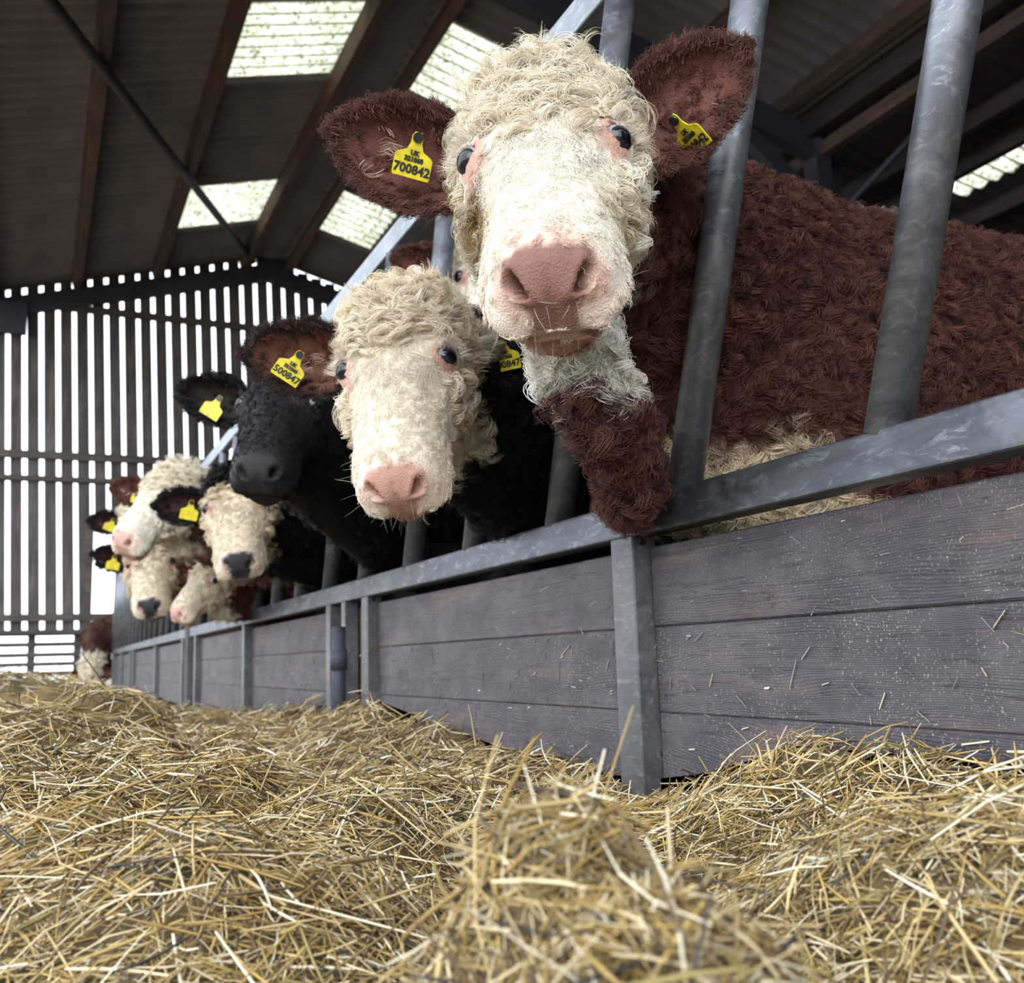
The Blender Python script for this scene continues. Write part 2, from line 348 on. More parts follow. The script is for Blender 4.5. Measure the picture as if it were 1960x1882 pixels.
# ---------------------------------------------------------------- cows
def nrmz(v): v = np.asarray(v, float); return v / np.maximum(np.linalg.norm(v, axis=-1, keepdims=True), 1e-9)
def sstep(a, b, x): t = np.clip((x - a) / (b - a), 0, 1); return t * t * (3 - 2 * t)
def vnoise(P, s, seed=0):
    """cheap smooth pseudo-noise in -1..1 from summed sines"""
    P = np.asarray(P) * s; r = np.random.default_rng(seed); o = 0
    for k in range(6):
        w = nrmz(r.normal(size=3)) * (1 + .6 * k); o = o + np.sin(P @ w * 2 * math.pi + r.uniform(0, 6.28)) / (1 + .35 * k)
    return o / 3.0
def loft(rings):
    """rings: list of (n,3) arrays with the same n; closed ends"""
    n = len(rings[0]); V = np.concatenate(rings); Fc = []
    for k in range(len(rings) - 1):
        for i in range(n):
            j = (i + 1) % n; Fc.append((k * n + i, k * n + j, (k + 1) * n + j, (k + 1) * n + i))
    Fc.append(tuple(range(n))[::-1]); Fc.append(tuple(range((len(rings) - 1) * n, len(rings) * n)))
    return V, Fc
def spline(pts, m):
    """Catmull-Rom through rows of pts (k, d), m samples"""
    P = np.asarray(pts, float); P = np.vstack([2 * P[0] - P[1], P, 2 * P[-1] - P[-2]]); k = len(P) - 3; out = []
    for t in np.linspace(0, k - 1e-6, m):
        i = int(t); u = t - i; a, b, c, d = P[i:i + 4]
        out.append(.5 * ((2 * b) + (-a + c) * u + (2 * a - 5 * b + 4 * c - d) * u * u + (-a + 3 * b - 3 * c + d) * u ** 3))
    return np.array(out)
def limb(ctrl, ups, m=26, n=24):
    """ctrl rows: x y z half_width half_height; ups: start/end up vectors"""
    S = spline(ctrl, m); P = S[:, :3]; T = nrmz(np.gradient(P, axis=0)); th = np.linspace(0, 2 * math.pi, n, endpoint=False); R = []
    # rounded ends
    for k in range(m):
        f = k / (m - 1); up = np.asarray(ups[0]) * (1 - f) + np.asarray(ups[1]) * f
        s = nrmz(np.cross(T[k], up)); u = np.cross(s, T[k])
        R.append(P[k] + np.outer(np.cos(th), s) * S[k, 3] + np.outer(np.sin(th), u) * S[k, 4])
    for e, sg in ((0, -1), (-1, 1)):
        c = P[e]; r = min(S[e, 3], S[e, 4]); extra = [c + (R[e] - c) * q + sg * T[e] * r * w for q, w in ((.85, .45), (.5, .8), (.15, .95))]
        if e == 0: R = extra[::-1] + R
        else: R = R + extra
    return loft(R)

#           y     z_front z_back  half width
HEADP = [(-0.318, -0.05, -0.1, 0.018), (-0.312, -0.028, -0.13, 0.046), (-0.298, -0.01, -0.148, 0.066), (-0.275, 0.006, -0.156, 0.078), (-0.24, 0.016, -0.156, 0.083), (-0.2, 0.022, -0.15, 0.082), (-0.15, 0.028, -0.154, 0.084), (-0.1, 0.032, -0.172, 0.092), (-0.05, 0.036, -0.2, 0.102), (0.0, 0.04, -0.222, 0.11), (0.05, 0.046, -0.226, 0.113), (0.1, 0.048, -0.212, 0.112), (0.145, 0.038, -0.185, 0.102), (0.18, 0.012, -0.155, 0.08), (0.2, -0.03, -0.12, 0.045)]
def head_mesh(H):
    prof = np.array(HEADP); S = spline(prof, 46); th = np.linspace(0, 2 * math.pi, 40, endpoint=False); R = []
    for y, zf, zb, w in S:
        c, s = np.cos(th), np.sin(th); e = 2 / 2.5
        x = w * np.sign(c) * np.abs(c) ** e; z = (zf + zb) / 2 + (zf - zb) / 2 * np.sign(s) * np.abs(s) ** e
        # narrower towards the bridge of the nose and the jaw bone
        k = np.where(s > 0, 1 - .10 * s ** 2, 1 - .40 * s ** 2); x = x * k
        R.append(H(np.c_[x, np.full_like(x, y), z]))
    return loft(R)
FACE_K = .86
class Head:
    def __init__(s, px, py, d, roll=0, pitch=45, yaw=0, scale=1., O=None):
        s.O = atd(px, py, d) if O is None else np.array(O); s.s = scale
        v = nrmz(CAM - s.O); U = RC @ np.array([0, 1., 0]); y = nrmz(U - (U @ v) * v); x = np.cross(y, v); z = v
        r, p, q = [math.radians(a) for a in (roll, pitch, yaw)]
        x, y = x * math.cos(r) + y * math.sin(r), y * math.cos(r) - x * math.sin(r)          # counter-clockwise in the picture
        x, z = x * math.cos(q) + z * math.sin(q), z * math.cos(q) - x * math.sin(q)          # yaw > 0 turns to picture left
        y, z = y * math.cos(p) - z * math.sin(p), z * math.cos(p) + y * math.sin(p)          # nose towards the viewer
        s.B = np.array([x, y, z])
    def __call__(s, L):
        L = np.array(L, float); L[..., 1] = np.where(L[..., 1] < 0, L[..., 1] * FACE_K, L[..., 1]); return s.O + s.s * (L @ s.B)
    def loc(s, P):
        L = ((np.asarray(P) - s.O) @ s.B.T) / s.s; L[..., 1] = np.where(L[..., 1] < 0, L[..., 1] / FACE_K, L[..., 1]); return L
    def vec(s, L): return np.asarray(L, float) @ s.B
    def vloc(s, V): return np.asarray(V) @ s.B.T
EYE = lambda sd: np.array([sd * .0985, 0., .002]); EYN = lambda sd: nrmz([sd * .80, .10, .58])

def join_parts(parts):
    V = []; Fc = []; o = 0
    for v, f in parts: V.append(v); Fc += [tuple(i + o for i in q) for q in f]; o += len(v)
    return np.concatenate(V), Fc
def remesh(V, Fc, vox, it=4):
    me = mesh_np('tmp', V, Fc); bm = bmesh.new(); bm.from_mesh(me); bmesh.ops.recalc_face_normals(bm, faces=bm.faces); bm.to_mesh(me); bm.free()
    o = bpy.data.objects.new('tmp', me); COL.objects.link(o)
    m = o.modifiers.new('r', 'REMESH'); m.mode = 'VOXEL'; m.voxel_size = vox; m.use_smooth_shade = True
    m = o.modifiers.new('s', 'SMOOTH'); m.iterations = it; m.factor = .5
    dg = bpy.context.evaluated_depsgraph_get(); me2 = bpy.data.meshes.new_from_object(o.evaluated_get(dg))
    bpy.data.objects.remove(o); bpy.data.meshes.remove(me); return me2
def co(me): a = np.empty(len(me.vertices) * 3, np.float32); me.vertices.foreach_get('co', a); return a.reshape(-1, 3).astype(float)
def nor(me): a = np.empty(len(me.vertices) * 3, np.float32); me.vertices.foreach_get('normal', a); return a.reshape(-1, 3).astype(float)
def set_co(me, V): me.vertices.foreach_set('co', V.astype(np.float32).ravel()); me.update()
def set_col(me, Cc):
    a = me.attributes.get('Col') or me.attributes.new('Col', 'FLOAT_COLOR', 'POINT')
    a.data.foreach_set('color', np.c_[Cc, np.ones(len(Cc))].astype(np.float32).ravel())

def ZM(x, y): return -.094 + .030 * np.clip((y + .29) / .12, 0, 1) - .010 * np.clip(np.abs(x) / .05, 0, 1) ** 2
def sculpt(me, hd, mouth=True):
    V = co(me); L = hd.loc(V); x, y, z = L.T; s = np.sign(x); ax = np.abs(x)
    inh = (y < .25) & (y > -.36) & (ax < .15) & (z > -.30)
    D = np.zeros_like(L)
    for sd in (-1, 1):
        e = EYE(sd); n = EYN(sd); t1 = nrmz(np.cross(n, [0, 0, 1.]) * -sd); t1 = nrmz(np.array([0, 1, 0]) - n * n[1]); t2 = np.cross(t1, n)
        d = L - e; a = d @ t1; b = d @ t2; c = d @ n; r = np.sqrt((a / .0175) ** 2 + (b / .0215) ** 2); near = inh & (np.abs(c) < .05) & (r < 5)
        dome = np.exp(-(r / 2.2) ** 2) * .016                                   # orbit
        brow = np.exp(-((a - .034) / .014) ** 2 - (b / .034) ** 2) * .007
        rim = np.exp(-((r - 1.28) / .24) ** 2) * .006; pit = np.where(r < 1.12, (1 - (r / 1.12) ** 2), 0) * .030
        D += np.where(near, dome + brow + rim - pit, 0)[:, None] * n
        # hollow in front of the eye, towards the nose
        h = np.exp(-(((L - np.array([sd * .075, -.085, .02])) / np.array([.022, .04, .03])) ** 2).sum(1)) * .008
        D += np.where(inh, -h, 0)[:, None] * np.array([sd * .7, 0, .7])
        # nostril
        nc = np.array([sd * .038, -.298, -.030]); nn = nrmz([sd * .50, -.62, .50]); q1 = nrmz(np.array([sd * .6, .2, .75]) - nn * (np.array([sd * .6, .2, .75]) @ nn)); q2 = np.cross(nn, q1)
        d = L - nc; a = d @ q1; b = d @ q2 ; b = b - sd * 11 * a * a; c = d @ nn; r = np.sqrt((a / .0185) ** 2 + (b / .0090) ** 2); near = inh & (np.abs(c) < .05)
        D += np.where(near & (r < 1.0), -.045 * (1 - r ** 2) ** .8, 0)[:, None] * nn
        D += np.where(near, .0060 * np.exp(-((r - 1.45) / .32) ** 2), 0)[:, None] * nn
    # muzzle: mouth slit, retracted chin, philtrum
    zm = ZM(x, y)
    mk = inh & (y < -.15)
    f = np.where(mk, sstep(-.15, -.20, y), 0)
    D[:, 1] += np.where(z < zm, .016, 0) * f * sstep(0, .02, zm - z); D[:, 0] += np.where(z < zm, -.16 * x, 0) * f * sstep(0, .012, zm - z)
    cr = np.exp(-((z - zm) / .0060) ** 2) * f * .017
    D[:, 1] += cr * .8; D[:, 0] -= s * cr * .7 * sstep(.02, .05, ax)
    D[:, 0] += s * f * .006 * np.exp(-((z - zm - .022) / .018) ** 2) * sstep(.02, .06, ax)      # full upper lip
    D[:, 1] += np.where(mk, .004 * np.exp(-(x / .004) ** 2) * sstep(-.29, -.30, y) * (z > zm), 0)
    L2 = L + D; V2 = hd(L2); set_co(me, V2); return L, V2

def ear_mesh(hd, side, ang, tilt=0., L=.20, W=.072, base=None, twist=0., nu=22, nv=14):
    """ear as a cupped leaf; ang: degrees above horizontal in the picture, tilt: towards (+) the viewer"""
    b0 = hd(base if base is not None else (side * .098, .085, -.075))
    v = nrmz(CAM - b0); U = RC @ np.array([0, 1., 0]); y = nrmz(U - (U @ v) * v); xx = np.cross(y, v)
    a = math.radians(ang); t = math.radians(tilt)
    ax = (side * xx * math.cos(a) + y * math.sin(a)) * math.cos(t) + v * math.sin(t)
    c = nrmz(v - (v @ ax) * ax); w = np.cross(c, ax)
    tw = math.radians(twist); c, w = c * math.cos(tw) + w * math.sin(tw), w * math.cos(tw) - c * math.sin(tw)
    sc = hd.s; grid = []
    for lay in (0, 1):
        for u in np.linspace(0, 1, nu):
            hw = W * math.sin(math.pi * (.10 + .82 * u ** .92)) ** .72 * (math.sqrt(max(.03, 1 - ((u - .84) / .16) ** 2)) if u > .84 else 1)
            for q in np.linspace(-1, 1, nv):
                th = q * 1.25; dep = hw * (.85 if u < .75 else .85 - 1.6 * (u - .75))
                p = b0 + sc * (ax * (L * u + .012 * math.cos(th)) + w * hw * math.sin(th) / math.sin(1.25) + c * (-dep * (math.cos(th) - math.cos(1.25)) - .035 * u * u) - c * (.010 * lay * (1 - abs(q) ** 4)))
                grid.append(p)
    V = np.array(grid); n = nu * nv; Fc = []
    for i in range(nu - 1):
        for j in range(nv - 1):
            k = i * nv + j; Fc.append((k, k + 1, k + nv + 1, k + nv)); k += n; Fc.append((k, k + nv, k + nv + 1, k + 1))
    for i in range(nu - 1):
        for j in (0, nv - 1):
            k = i * nv + j; Fc.append((k, k + nv, k + nv + n, k + n))
    for i in (0, nu - 1):
        for j in range(nv - 1):
            k = i * nv + j; Fc.append((k, k + n, k + n + 1, k + 1))
    return V, Fc, dict(b=b0, a=ax, c=c, w=w, L=L * sc, W=W * sc, side=side)

def make_hair(name, parent, roots, normals, flow, cols, n_per, length, radius, pts=8, spread=.005, clump=.45, lift=.35, curl=(.006, 1.5), seed=0, droop=.35, jit=.12):
    """locks of strands; roots/normals/flow/cols per lock, length per lock"""
    r = np.random.default_rng(seed); K = len(roots); N = nrmz(normals); Dr = flow - (flow * N).sum(1, keepdims=True) * N; Dr = nrmz(Dr); Bn = np.cross(Dr, N)
    Ln = np.broadcast_to(length, (K,)) * r.uniform(.7, 1.25, K); ph = r.uniform(0, 6.28, K); am = curl[0] * r.uniform(.5, 1.5, K); fr = curl[1] * r.uniform(.7, 1.35, K); hand = np.sign(r.normal(size=K))
    t = np.linspace(0, 1, pts)
    idx = np.repeat(np.arange(K), n_per); S = len(idx)
    lenS = Ln[idx] * r.uniform(.75, 1.1, S); phS = ph[idx] + r.normal(0, .35, S); off = r.normal(0, 1, (S, 2)) * spread; amS = am[idx] * r.uniform(.75, 1.25, S)
    T = t[None, :]; A = (np.minimum(1, 1.8 * T)) * amS[:, None]
    w = 2 * math.pi * fr[idx][:, None] * T + phS[:, None]
    side = A * (np.sin(w) - np.sin(phS)[:, None]) * hand[idx][:, None]; up = A * .75 * (np.cos(w) - np.cos(phS)[:, None])
    fwd = lenS[:, None] * T * (1 - .15 * T); lf = np.broadcast_to(lift, (K,))[idx][:, None]; hgt = lenS[:, None] * lf * (T - droop * T ** 2) + up - .002
    hgt = np.maximum(hgt, -.002 + .004 * T)
    k = (1 - (1 - clump) * T)
    jd = r.normal(0, jit, (S, 1)) * T * lenS[:, None]
    P = roots[idx][:, None, :] + Dr[idx][:, None, :] * (fwd + off[:, :1] * k)[..., None] + Bn[idx][:, None, :] * (side + jd + off[:, 1:] * k)[..., None] + N[idx][:, None, :] * hgt[..., None]
    rad = np.broadcast_to(radius * (1 - .8 * t ** 1.6), (S, pts)) * r.uniform(.7, 1.3, (S, 1))
    cc = cols[idx] * r.uniform(.80, 1.15, (S, 1))
    cu = bpy.data.hair_curves.new(name); cu.add_curves([pts] * S)
    cu.attributes['position'].data.foreach_set('vector', P.astype(np.float32).ravel())
    ra = cu.attributes.get('radius') or cu.attributes.new('radius', 'FLOAT', 'POINT'); ra.data.foreach_set('value', rad.astype(np.float32).ravel())
    ca = cu.attributes.new('Col', 'FLOAT_COLOR', 'CURVE'); ca.data.foreach_set('color', np.c_[cc, np.ones(S)].astype(np.float32).ravel())
    cu.materials.append(M_HAIR); o = bpy.data.objects.new(name, cu); link(o, parent); o['kind'] = 'stuff'; return o

def tri_data(me):
    me.calc_loop_triangles(); n = len(me.loop_triangles); a = np.empty(n * 3, np.int32); me.loop_triangles.foreach_get('vertices', a); return a.reshape(-1, 3)
def sample(me, wt, n, seed):
    """n points on the mesh with probability area*weight(vertex); returns pos, normal"""
    r = np.random.default_rng(seed); T = tri_data(me); V = co(me); N = nor(me); a = V[T[:, 0]]; ar = np.linalg.norm(np.cross(V[T[:, 1]] - a, V[T[:, 2]] - a), axis=1) * wt[T].mean(1)
    c = np.cumsum(ar); i = np.searchsorted(c, r.uniform(0, c[-1], n)); i = np.minimum(i, len(T) - 1); u = r.uniform(0, 1, n); v = r.uniform(0, 1, n); f = u + v > 1; u[f] = 1 - u[f]; v[f] = 1 - v[f]
    q = T[i]; b = np.c_[1 - u - v, u, v]; return (V[q] * b[..., None]).sum(1), nrmz((N[q] * b[..., None]).sum(1))

TAG_POLY = [(-.0275, 0), (.0275, 0), (.0285, .004), (.0285, .030), (.025, .034), (.0125, .040), (.0085, .050), (.0085, .060), (.005, .066), (-.005, .066), (-.0085, .060), (-.0085, .050), (-.0125, .040), (-.025, .034), (-.0285, .030), (-.0285, .004)]
def ear_tag(parent, ear, u, q, size=1., spin=0., text=None, lean=0., yawt=0., out=.004, label=None):
    """tag hanging from the stud at (u along the ear, q across it)"""
    a, c, w = ear['a'], ear['c'], ear['w']; p = ear['b'] + a * ear['L'] * u + w * ear['W'] * q + c * (out - .035 * u * u)
    v = nrmz(CAM - p); U = RC @ np.array([0, 1., 0]); y = nrmz(U - (U @ v) * v); x = np.cross(y, v); s = math.radians(spin); x, y = x * math.cos(s) + y * math.sin(s), y * math.cos(s) - x * math.sin(s)
    l = math.radians(lean); yv = math.radians(yawt); z = v
    x, z = x * math.cos(yv) + z * math.sin(yv), z * math.cos(yv) - x * math.sin(yv)
    y, z = y * math.cos(l) - z * math.sin(l), z * math.cos(l) + y * math.sin(l)
    n = len(TAG_POLY); V = []
    for zz in (.0010, -.0010):
        for px, py in TAG_POLY: V.append(p + size * (x * px + y * (py - .058) + z * (zz + .0015 * ((py - .058) / .06) ** 2)))
    Fc = [tuple(range(n)), tuple(range(n, 2 * n))[::-1]] + [(i, n + i, n + (i + 1) % n, (i + 1) % n) for i in range(n)]
    t = child('ear_tag', mesh_np('ear_tag', V, Fc, M_TAG), parent)
    if label: t['label'] = label
    pv = Vector(p); zz = Vector(z)
    st = tube('stud', pv - zz * .004, pv + zz * .0055, .0075 * size, M_BUTTON, t, 16)
    if text:
        for txt, sz, yy in text:
            cu = bpy.data.curves.new('lettering', 'FONT'); cu.body = txt; cu.size = sz * size; cu.align_x = 'CENTER'; cu.extrude = .0002; cu.resolution_u = 2; cu.offset = .0006
            tmp = bpy.data.objects.new('tmp', cu); COL.objects.link(tmp); lm = bpy.data.meshes.new_from_object(tmp.evaluated_get(bpy.context.evaluated_depsgraph_get())); bpy.data.objects.remove(tmp); lm.materials.clear(); lm.materials.append(M_INK)
            o = bpy.data.objects.new('lettering', lm); link(o, t)
            zq = z * .0028 * size
            tp = p + size * (y * (yy - .058)) + zq
            o.matrix_basis = Matrix([[x[0], y[0], z[0], tp[0]], [x[1], y[1], z[1], tp[1]], [x[2], y[2], z[2], tp[2]], [0, 0, 0, 1]])
    return t

def eyeball(parent, hd, sd, gaze=None, r=.0215):
    n = EYN(sd); c = EYE(sd) - n * .0065; bm = bmesh.new(); bmesh.ops.create_uvsphere(bm, u_segments=32, v_segments=24, radius=1)
    me = bpy.data.meshes.new('eye'); bm.to_mesh(me); bm.free(); V = co(me); vl = nrmz(hd.vloc(CAM - hd(c))); g = nrmz(gaze) if gaze is not None else nrmz(.75 * vl + .55 * n + np.array([sd * .32, 0, 0]))
    t1 = nrmz(np.array([0, 1, 0]) - g * g[1]); t2 = np.cross(t1, g); ang = np.arccos(np.clip(V @ g, -1, 1)); a = V @ t1; b = V @ t2
    C = np.tile(np.array([.40, .40, .46]), (len(V), 1)); iris = sstep(1.0, .92, ang)[:, None]; C = C * (1 - iris) + np.array([.022, .020, .026]) * iris
    pup = ((a / .42) ** 2 + (b / .62) ** 2 < 1)[:, None]; C = np.where(pup, np.array([.004, .004, .007]), C)
    me.vertices.foreach_set('co', hd(c + V * r).astype(np.float32).ravel()); set_col(me, C); me.materials.append(M_EYE); me.polygons.foreach_set('use_smooth', np.ones(len(me.polygons), bool)); me.update()
    return child('eye', me, parent)

BROWN = np.array([.108, .043, .032]); BLACK = np.array([.0065, .006, .0075]); WHITE = np.array([.86, .81, .71]); CREAM = np.array([.74, .62, .44])
def cow(label, y0, hd, ears, body_col=BROWN, face=WHITE, nose=(.45, .27, .22), lip=(.72, .50, .42), vox=.012, detail=1.0, tags=(), black_face=False, poll_dark=0., neck_mid=None, dewlap=None, body_top=1.28, x_chest=1.30, group_i=0,
        seed=1, gaze=(None, None), hair=True, white_chest=True, body_yaw=0., eye_lid=(.55, .33, .26), body_hair=0, ear_col=None, ear_in=None, stain=0., long=1.55, neck_k=1., throat_z=None, dew_x=-.14, curls=1., curl_len=.052):
    body_col = np.array(body_col); face = np.array(face); nose = np.array(nose); lip = np.array(lip)
    ground = np.array([x_chest + .3, y0, 0.]); root = empty('cow', tuple(ground)); tag(root, label, 'cow', 'cattle at the feed barrier')
    k = body_top / 1.28; cy = y0; by = math.tan(math.radians(body_yaw))
    def Bp(x, dy, z): return (x, cy + dy + by * (x - x_chest), z * k)
    X0 = x_chest
    parts = []
    tor = [(*Bp(X0 - .12, 0, .86), .15, .22), (*Bp(X0 + .02, 0, .87), .23, .33), (*Bp(X0 + .25, 0, .89), .275, .385), (*Bp(X0 + .6, 0, .86), .30, .405), (*Bp(X0 + .95, 0, .85), .315, .42), (*Bp(X0 + 1.25, 0, .89), .30, .38), (*Bp(X0 + long, 0, .95), .22, .28)]
    parts.append(limb(tor, ((0, 0, 1), (0, 0, 1)), 34, 36))
    n0 = hd((0, .05, -.115)); n1 = np.array(Bp(X0 + .22, 0, .98))
    nm = np.array(neck_mid) if neck_mid is not None else .5 * (n0 + n1) + np.array([0, 0, .02])
    parts.append(limb([(*n0, .095 * hd.s, .125 * hd.s), (*(.55 * n0 + .45 * nm), .105 * neck_k, .15 * neck_k), (*nm, .135 * neck_k, .205 * neck_k), (*(.4 * nm + .6 * n1), .19, .27), (*n1, .22, .29)], (hd.B[2], (0, 0, 1)), 30, 30))
    # throat and dewlap
    t0 = hd((0, -.03, -.165)); t2 = np.array(Bp(X0 + dew_x, -.03, (.69 if dew_x < 0 else .74) / k))
    dl = dewlap if dewlap is not None else [(*t0, .055, .05), (*(hd((0, .02, -.25))), .06, .07), (*(.45 * hd((0, .02, -.25)) + .55 * t2 + np.array([0, 0, -.01])), .062, .10), (*t2, .085, .10), (*Bp(X0 + .12, 0, .66), .15, .16)]
    parts.append(limb(dl, ((0, 0, 1), (0, 0, 1)), 24, 20))
    parts.append(head_mesh(hd))
    for lx, sy, up in ((X0 + .18, -1, 0), (X0 + .20, 1, 0), (X0 + long - .22, -1, 1), (X0 + long - .20, 1, 1)):
        yy = .165 * sy
        if up == 0: lg = [(*Bp(lx, yy, .72), .11, .12), (*Bp(lx - .01, yy, .52), .075, .09), (*Bp(lx - .015, yy, .36), .052, .058), (*Bp(lx, yy, .22), .038, .042), (*Bp(lx, yy, .09), .045, .05), (lx - .01, cy + yy + by * (lx - X0), .035, .055, .062)]
        else: lg = [(*Bp(lx - .05, yy, .82), .14, .20), (*Bp(lx - .10, yy, .60), .09, .13), (*Bp(lx + .06, yy, .42), .055, .07), (*Bp(lx + .05, yy, .24), .04, .046), (*Bp(lx + .0, yy, .09), .045, .05), (lx - .02, cy + yy + by * (lx - X0), .035, .055, .062)]
        parts.append(limb(lg, ((1, 0, 0), (1, 0, 0)), 20, 16))
    V, Fc = join_parts(parts); me = remesh(V, Fc, vox, 5 if vox < .009 else 3)
    L, P = sculpt(me, hd)
    nb = len(P)
    # ears joined into the same body mesh
    eds = []; EV = []; EF = []; EI = []; o = nb
    for sd, ang, tilt, tw, eL, eW in ears:
        v, f, ed = ear_mesh(hd, sd, ang, tilt, eL, eW, twist=tw); EV.append(v); EF += [tuple(i + o for i in q) for q in f]; ed['range'] = (o, o + len(v)); o += len(v); eds.append(ed)
    if EV:
        bm = bmesh.new(); bm.from_mesh(me); nv = [bm.verts.new(v) for v in np.concatenate(EV)]; bm.verts.ensure_lookup_table()
        for q in EF:
            f = bm.faces.new([bm.verts[i] for i in q]); f.smooth = True
        bmesh.ops.recalc_face_normals(bm, faces=bm.faces); bm.to_mesh(me); bm.free()
    P = co(me); L = hd.loc(P); isear = np.arange(len(P)) >= nb
    ec = body_col if ear_col is None else np.array(ear_col); ei = np.array(ear_in) if ear_in is not None else ec * 1.0 + np.array([.02, .002, .0])
    def colour(P, skin=False):
        L = hd.loc(P); x, y, z = L.T; nz = vnoise(P, 5, seed); nz2 = vnoise(P, 22, seed + 3); C = np.tile(body_col, (len(P), 1)) * (1 + .18 * nz[:, None])
        if not black_face:
            w = sstep(-.225, -.195, z + .02 * nz + .012 * nz2 - .10 * sstep(.05, .10, np.abs(x)) * sstep(-.12, -.04, y)) * (np.abs(x) < .17) * sstep(.27, .24, y) * (y > -.4)
            th = sstep(-.325, -.295, z + .03 * nz) * sstep(.05, -.02, y + .02 * nz2) * (np.abs(x) < .12) * (y > -.4)
            if throat_z: th = th * sstep(throat_z - .01, throat_z + .01, P[:, 2] + .02 * nz + .01 * nz2)
            w = np.maximum(w, th)
            if poll_dark: w = w * (1 - sstep(poll_dark, poll_dark + .03, y + .02 * nz + .25 * np.abs(np.abs(x) - .0) * -1))
            fc = face * (1 + .10 * nz2[:, None]); C = C * (1 - w[:, None]) + fc * w[:, None]
            if white_chest:
                q = sstep(.78, .74, P[:, 2] / k + .035 * nz + .02 * nz2 + .20 * sstep(X0 + .02, X0 + .15, P[:, 0])) * (P[:, 0] > X0 - .22) * sstep(.0, .02, P[:, 0] - .955) ; C = C * (1 - q[:, None]) + CREAM * (1 + .15 * nz[:, None]) * q[:, None]
                cr = sstep(1.215, 1.24, P[:, 2] / k) * np.exp(-((P[:, 0] - X0 - .34 - .03 * nz) / .07) ** 4) * sstep(.10, .05, np.abs(P[:, 1] - y0 - .0)); C = C * (1 - cr[:, None]) + WHITE * .9 * cr[:, None]
            if stain:
                st = np.exp(-((x + .088 + .1 * (y + .08)) / .011) ** 2) * sstep(-.20, -.12, y) * sstep(-.025, -.045, y) * sstep(-.7, .2, nz2 + .3) * sstep(-.16, -.12, z) * stain; C = C * (1 - st[:, None]) + np.array([.16, .085, .028]) * st[:, None]
                st = np.exp(-((np.abs(x) - .085) / .02) ** 2) * sstep(-.20, -.14, y) * sstep(-.06, -.12, y) * sstep(-.20, -.17, z) * .45; C = C * (1 - st[:, None]) + np.array([.50, .36, .14]) * st[:, None]
            # pink lids
            for sd in (-1, 1):
                d = np.linalg.norm((L - EYE(sd) - np.array([-sd * .004, -.006, .006])) / np.array([1, 1, 1]), axis=1); p = sstep(.040, .026, d); C = C * (1 - p[:, None]) + np.array(eye_lid) * (1.25 if not skin else 1) * p[:, None]
        # muzzle
        zm = ZM(x, y); inm = (np.abs(x) < .12) & (z > -.2) & (y < -.15) & (y > -.4)
        lp = sstep(-.225, -.262, y + .018 * nz2 + .3 * np.maximum(0, -.06 - z)) * inm * .85; nd = np.minimum(np.linalg.norm(L - np.array([.038, -.298, -.030]), axis=1), np.linalg.norm(L - np.array([-.038, -.298, -.030]), axis=1)); pk = np.maximum(sstep(.046, .026, nd), sstep(-.01, .008, z) * sstep(.07, .05, np.abs(x)) * .8)[:, None]; lpc = lip * pk + (lip * .28 + face * .72) * (1 - pk); C = C * (1 - lp[:, None]) + lpc * (1 + .06 * nz2[:, None]) * lp[:, None]
        padw = .030 + .024 * sstep(-.065, -.02, z)
        pd = sstep(-.262, -.272, y + .006 * nz2 + .30 * np.maximum(0, -z - .06) * 0) * sstep(padw + .006, padw - .006, np.abs(x) + .006 * nz) * sstep(zm + .004, zm + .016, z) * inm; C = C * (1 - pd[:, None]) + nose * (1 + .10 * nz2[:, None]) * pd[:, None]
        cl = sstep(zm + .004, zm - .006, z) * sstep(-.235, -.26, y) * sstep(.06, .045, np.abs(x)) * inm; C = C * (1 - cl[:, None]) + (nose * .75 + lip * .3) * cl[:, None]
        ft = sstep(.10, .07, P[:, 2]); C = C * (1 - ft[:, None]) + np.array([.03, .025, .02]) * ft[:, None]
        return np.clip(C, 0, 1), pd, lp
    C, pd, lp = colour(P, True)
    C[isear] = ec
    for ed in eds:
        a, b = ed['range']; n = (b - a) // 2; C[a:a + n] = ei; 
    set_col(me, C); me.materials.clear(); me.materials.append(M_HIDE); me.polygons.foreach_set('use_smooth', np.ones(len(me.polygons), bool)); me.name = 'body'
    bo = child('body', me, root); bo.location = -Vector(root.location)
    holder = bo
    inv = -Vector(root.location)
    kids = []
    for sd, g in ((-1, gaze[0]), (1, gaze[1])):
        e = eyeball(root, hd, sd, g); e.location = inv; kids.append(e)
    for tg in tags:
        tkw = dict(tg); ei_ = tkw.pop('ear'); t = ear_tag(root, eds[ei_], **tkw); t.location = inv
    if not hair: return root
    # ---------------- hair
    N = nor(me); x, y, z = L.T
    headm = (~isear) & (y > -.33) & (y < .24) & (np.abs(x) < .15) & (z > -.25)
    facing = ((CAM - P) * N).sum(1) / np.linalg.norm(CAM - P, axis=1)
    vis = sstep(-.45, -.1, facing)
    eyed = np.minimum(np.linalg.norm(L - EYE(-1), axis=1), np.linalg.norm(L - EYE(1), axis=1))
    bare = np.clip(pd + lp * .9, 0, 1)
    wt = headm * vis * (1 - bare) * sstep(.030, .042, eyed)
